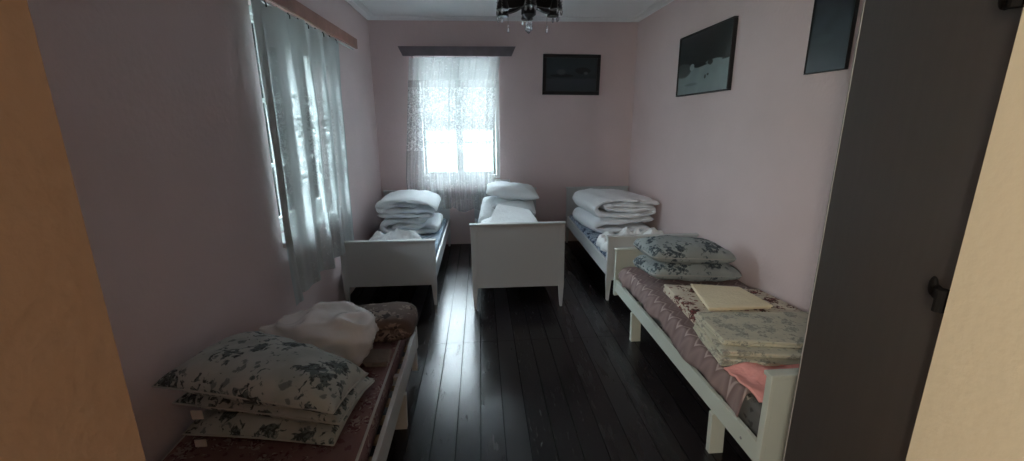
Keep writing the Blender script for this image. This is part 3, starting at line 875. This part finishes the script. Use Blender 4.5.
# ------------------------------------------------------------------ back right bed
add(duvet('folded_duvet', [(1.85, .535), (1.55, .522), (1.27, .515), (1.195, .470), (1.26, .428), (1.55, .426), (1.82, .430)], .038, 4.42, 5.15, M['duvet_grey'], 5, skew=.13, wob=.05, wr=.015),
    'white folded duvet at the bottom of the stack on the back right bed', 'duvet', 'folded duvets')
add(duvet('folded_duvet', [(1.90, .700), (1.60, .745), (1.32, .738), (1.205, .668), (1.27, .592), (1.55, .586), (1.80, .598), (1.83, .630), (1.78, .654), (1.55, .640), (1.38, .652), (1.32, .672), (1.40, .690), (1.60, .692), (1.80, .680)], .029, 4.42, 5.15, M['duvet_grey'], 9, skew=.13, wob=.05, wr=.015),
    'white folded duvet on top of the stack on the back right bed', 'duvet', 'folded duvets')
add(crumple('crumpled_sheet', [(1.10, 3.64), (1.72, 3.64), (1.72, 4.15), (1.12, 4.20)], .388, .33, M['sheet'], 8),
    'white crumpled sheet at the foot of the back right bed', 'sheet', 'crumpled sheets')

# ------------------------------------------------------------------ front right bed
def bedspread():
    """draped over the mattress: flat top, sloping left side with a wavy hem"""
    nx, ny = 50, 110; V = []; F = []
    top = .442
    for j in range(ny+1):
        v = j/ny; y = 1.575+v*1.63
        hemx = 1.075+.016*nz(v*9, 0, 0, 1, 3)+.012*math.sin(v*17)
        hemz = .352+.018*math.sin(v*11+1)+.012*nz(v*14, 0, 0, 1, 5)
        if v < .14: hemz -= .075*(1-v/.14); hemx += .012*(1-v/.14)
        if v > .93: hemz += .03
        for i in range(nx+1):
            u = i/nx
            if u < .24:
                t = u/.24; s = t*t*(3-2*t)
                x = hemx+(1.125-hemx)*t; z = hemz+(top-hemz)*math.sin(t*PI/2)**.8
                z += .006*math.sin(y*34+nz(y, 0, 0, 3)*3)*(1-t); x += .008*math.sin(y*23+2)*(1-t)
            else:
                t = (u-.24)/.76; x = 1.125+t*(1.885-1.125); z = top+.004*fbm(x, y, 0, 5, 2)+.006*(ridge(x, y, 0, 3, 7)-1)
                if t > .93: z -= .03*(t-.93)/.07
            V.append((x, y, z))
    for j in range(ny):
        for i in range(nx):
            k = j*(nx+1)+i; F.append((k, k+1, k+nx+2, k+nx+1))
    o = raw('bedspread', V, F, M['chevron'])
    md = o.modifiers.new('thick', 'SOLIDIFY'); md.thickness = .006; md.offset = 1
    return o
bs = bedspread()
add(bs, 'brown-mauve chevron patterned bedspread on the front right bed', 'bedspread')
Z0 = .452
o = pillow('pillow', [(1.16, 2.80, .525), (1.86, 2.76, .50), (1.87, 3.16, .51), (1.10, 3.15, .53)], .085, .08, M['floral_blue'], M['dark_piping'], seed=3, zmin=Z0, pinch=.10, rnd=.14)
add(o, 'blue floral pillow at the bottom of the pair on the front right bed', 'pillow', 'floral pillows')
o = pillow('pillow', [(1.15, 2.79, .655), (1.80, 2.75, .63), (1.72, 3.14, .655), (1.09, 3.12, .68)], .088, .07, M['floral_blue'], M['dark_piping'], seed=21, pinch=.10, rnd=.14)
add(o, 'blue floral pillow on top of the pair on the front right bed', 'pillow', 'floral pillows')

# folded linens
G = 'folded linens on the front right bed'
o = slab_cloth('folded_linen', [(1.115, 1.775, Z0), (1.72, 1.66, Z0), (1.84, 2.08, Z0), (1.165, 2.15, Z0)], 3, .012, M['linen_print'], 2)
add(o, 'pale printed folded linen at the bottom of the pile in front', 'linen', G)
o = slab_cloth('folded_linen', [(1.13, 1.80, Z0+.039), (1.735, 1.69, Z0+.039), (1.835, 2.10, Z0+.039), (1.175, 2.16, Z0+.039)], 2, .013, M['linen_print'], 5)
add(o, 'pale printed folded linen in the middle of the pile', 'linen', G)
o = slab_cloth('folded_linen', [(1.16, 1.85, Z0+.067), (1.76, 1.75, Z0+.067), (1.84, 2.12, Z0+.067), (1.18, 2.17, Z0+.067)], 2, .012, M['linen_print'], 9)
add(o, 'pale printed folded linen on top of the front pile, below the cream cloth', 'linen', G)
o = slab_cloth('folded_linen', [(1.195, 2.19, Z0), (1.84, 2.14, Z0), (1.78, 2.53, Z0), (1.215, 2.68, Z0)], 4, .014, M['linen_red'], 7)
add(o, 'cream folded cloth printed with dark red flowers beneath the cream towel', 'linen', G)
o = slab_cloth('folded_towel', [(1.29, 2.24, Z0+.060), (1.66, 2.24, Z0+.060), (1.63, 2.52, Z0+.060), (1.36, 2.60, Z0+.060)], 2, .012, M['cream_towel'], 12)
add(o, 'plain cream towel folded on top of the red flower cloth', 'towel')
def pink_cloth():
    c = [Vector((1.12, 1.49, 0)), Vector((1.48, 1.47, 0)), Vector((1.56, 1.75, 0)), Vector((1.105, 1.74, 0))]
    V = []; F = []; n = 40
    for j in range(n+1):
        for i in range(n+1):
            u, v = i/n, j/n
            p = c[0]*(1-u)*(1-v)+c[1]*u*(1-v)+c[2]*u*v+c[3]*(1-u)*v
            s = p.x*1.1+p.y*.8
            z = Z0+.010+.011*(1+math.sin(s*26))*(.4+.6*v)+.012*max(0, ridge(p.x, p.y, 0, 6, 3)-1)
            if v < .25: z = Z0+.004+(z-Z0-.004)*(.35+.65*v/.25)
            V.append((p.x+.012*nz(v*6, 0, 0, 1, 2)*(1-u), p.y, z))
    for j in range(n):
        for i in range(n): k = j*(n+1)+i; F.append((k, k+1, k+n+2, k+n+1))
    o = raw('pink_cloth', V, F, M['pink_cloth'])
    md = o.modifiers.new('thick', 'SOLIDIFY'); md.thickness = .008; md.offset = 0
    return o
add(pink_cloth(), 'salmon pink cloth lying between the linens and the bed end', 'cloth')

# ------------------------------------------------------------------ front left bed
fg = M['floral_grey']
Zm = .397
o = pillow('pillow', [(-1.18, 1.525, .425), (-.565, 1.41, .43), (-.52, 1.84, .43), (-1.15, 1.97, .43)], .080, .03, fg, M['pale_piping'], seed=5, zmin=Zm+.002, rnd=.015)
BM().box(-1.105, -1.063, 1.482, 1.486, .399, .430, .001).build('label_tag', M['tag'], o)
add(o, 'grey floral pillow at the bottom of the stack of three', 'pillow', 'grey floral pillows')
o = pillow('pillow', [(-1.205, 1.545, .550), (-.512, 1.35, .565), (-.478, 1.71, .50), (-1.15, 1.97, .53)], .080, .055, fg, M['pale_piping'], seed=15, rnd=.015)
BM().box(-1.100, -1.058, 1.488, 1.492, .515, .553, .001).build('label_tag', M['tag'], o)
add(o, 'grey floral pillow in the middle of the stack of three', 'pillow', 'grey floral pillows')
o = pillow('pillow', [(-1.215, 1.485, .665), (-.487, 1.25, .685), (-.47, 1.60, .605), (-1.13, 1.95, .63)], .105, .05, fg, M['pale_piping'], seed=25, wr=.014, rnd=.015)
add(o, 'large grey floral pillow on top of the stack of three', 'pillow', 'grey floral pillows')

def bag():
    n = 54; V = []; F = []
    # plump bag: an inflated body with a twisted corner to the upper left
    idx = {}
    for j in range(n+1):
        th = PI*j/n
        for i in range(n):
            ph = 2*PI*i/n
            x = math.sin(th)*math.cos(ph); y = math.sin(th)*math.sin(ph); z = math.cos(th)
            tip = max(0, -x)**3
            px = -.79+.225*spw(x, .8)-.11*tip; py = 2.08+.19*spw(y, .85)*(1-.75*tip); pz = .525+.135*spw(z, .8)*(1-.72*tip)+.055*tip
            an = math.atan2(z, y); r = .020*(ridge(an*.9, x*.5, 0, 1.1, 4, 2)-.9)+.022*(1-abs(nz(x, y, z, 1.6, 8))*2.5)+.006*fbm(x, y, z, 3, 6)
            px += x*r; py += y*r; pz += z*r*1.2
            V.append((px, py, max(pz, Zm+.006)))
    for j in range(n):
        for i in range(n):
            F.append((j*n+i, j*n+(i+1) % n, (j+1)*n+(i+1) % n, (j+1)*n+i))
    return raw('plastic_bag', V, F, M['bag'])
add(bag(), 'stuffed white plastic bag lying behind the grey floral pillows', 'bag')

def bolster():
    """a folded spread rolled into a thick block, swirl print"""
    return duvet('folded_blanket', [(-.93, .495), (-.70, .505), (-.47, .515), (-.430, .485), (-.46, .452), (-.70, .445), (-.95, .445)], .042, 2.20, 2.45, M['cushion_brown'], 31, wob=.01, wr=.006)
add(bolster(), 'dark brown swirl patterned folded blanket at the far end of the front left bed', 'blanket')
o = slab_cloth('folded_towel', [(-.60, 1.985, Zm+.002), (-.49, 1.985, Zm+.002), (-.495, 2.10, Zm+.002), (-.62, 2.10, Zm+.002)], 3, .012, fabric('grey_brown_towel', (.22, .185, .17), .4, 40), 4)
add(o, 'small grey-brown folded cloth beside the white plastic bag', 'cloth')

# ------------------------------------------------------------------ light
w = bpy.data.worlds.new('World'); S.world = w; w.use_nodes = True
nt = w.node_tree; bg = nt.nodes['Background']
tc = N(nt, 'ShaderNodeTexCoord'); sx = N(nt, 'ShaderNodeSeparateXYZ'); nt.links.new(tc.outputs['Generated'], sx.inputs[0])
# thin cloud: bright towards the left-hand side and overhead, duller behind the back window
c = ramp(nt, sx.outputs['Z'], [(0, (.78, .87, .94)), (.35, (.78, .87, .96)), (1, (.78, .87, 1.0))])
nt.links.new(c, bg.inputs['Color'])
west = ramp(nt, math_(nt, 'MULTIPLY', sx.outputs['X'], -1.0), [(.43, (0, 0, 0)), (.80, (1, 1, 1))])
high = ramp(nt, sx.outputs['Z'], [(.34, (0, 0, 0)), (.75, (1, 1, 1))])
st = math_(nt, 'ADD', .72, math_(nt, 'ADD', math_(nt, 'MULTIPLY', west, 12.0), math_(nt, 'MULTIPLY', high, 135.0)))
nt.links.new(st, bg.inputs['Strength'])

def portal(name, loc, rot, sx_, sy_):
    l = bpy.data.lights.new(name, 'AREA'); l.shape = 'RECTANGLE'; l.size = sx_; l.size_y = sy_; l.cycles.is_portal = True
    o = bpy.data.objects.new(name, l); COL.objects.link(o); o.location = loc; o.rotation_euler = rot
portal('window_light', ((BW[0]+BW[1])/2, YB+.30, (BW[2]+BW[3])/2), (-PI/2, 0, 0), BW[1]-BW[0], BW[3]-BW[2])
portal('window_light', (XL-.30, (LW[0]+LW[1])/2, (LW[2]+LW[3])/2), (0, -PI/2, 0), LW[3]-LW[2], LW[1]-LW[0])

def lamp(loc, power, col, r=.06):
    l = bpy.data.lights.new('hall_lamp', 'POINT'); l.energy = power; l.color = col; l.shadow_soft_size = r
    o = bpy.data.objects.new('hall_lamp', l); COL.objects.link(o); o.location = loc
lamp((-.85, -1.1, 1.9), 98, (1, .95, .80), .09)

# ------------------------------------------------------------------ camera
f = 437.65; yaw, pit, rol = map(math.radians, (3.968, 14.471, -.411))
cy, sy, cp, sp, cr_, sr = math.cos(yaw), math.sin(yaw), math.cos(pit), math.sin(pit), math.cos(rol), math.sin(rol)
Fw = Vector((sy*cp, cy*cp, -sp)); Rt = Vector((cy, -sy, 0)); Up = Rt.cross(Fw)
R2 = cr_*Rt+sr*Up; U2 = -sr*Rt+cr_*Up
cam = bpy.data.cameras.new('camera'); co = bpy.data.objects.new('camera', cam); COL.objects.link(co)
co.matrix_world = Matrix(((R2.x, U2.x, -Fw.x, 0), (R2.y, U2.y, -Fw.y, 0), (R2.z, U2.z, -Fw.z, 1.6), (0, 0, 0, 1)))
cam.sensor_width = 36; cam.lens = f*36/1024; cam.clip_start = .02; cam.clip_end = 300
S.camera = co
S.view_settings.view_transform = 'Standard'; S.view_settings.look = 'None'
S.view_settings.exposure = 0.47; S.view_settings.gamma = 1; S.view_settings.use_curve_mapping = False
S.cycles.max_bounces = 10; S.cycles.diffuse_bounces = 6; S.cycles.transparent_max_bounces = 16
S.cycles.sample_clamp_indirect = 6
S.cycles.use_denoising = True
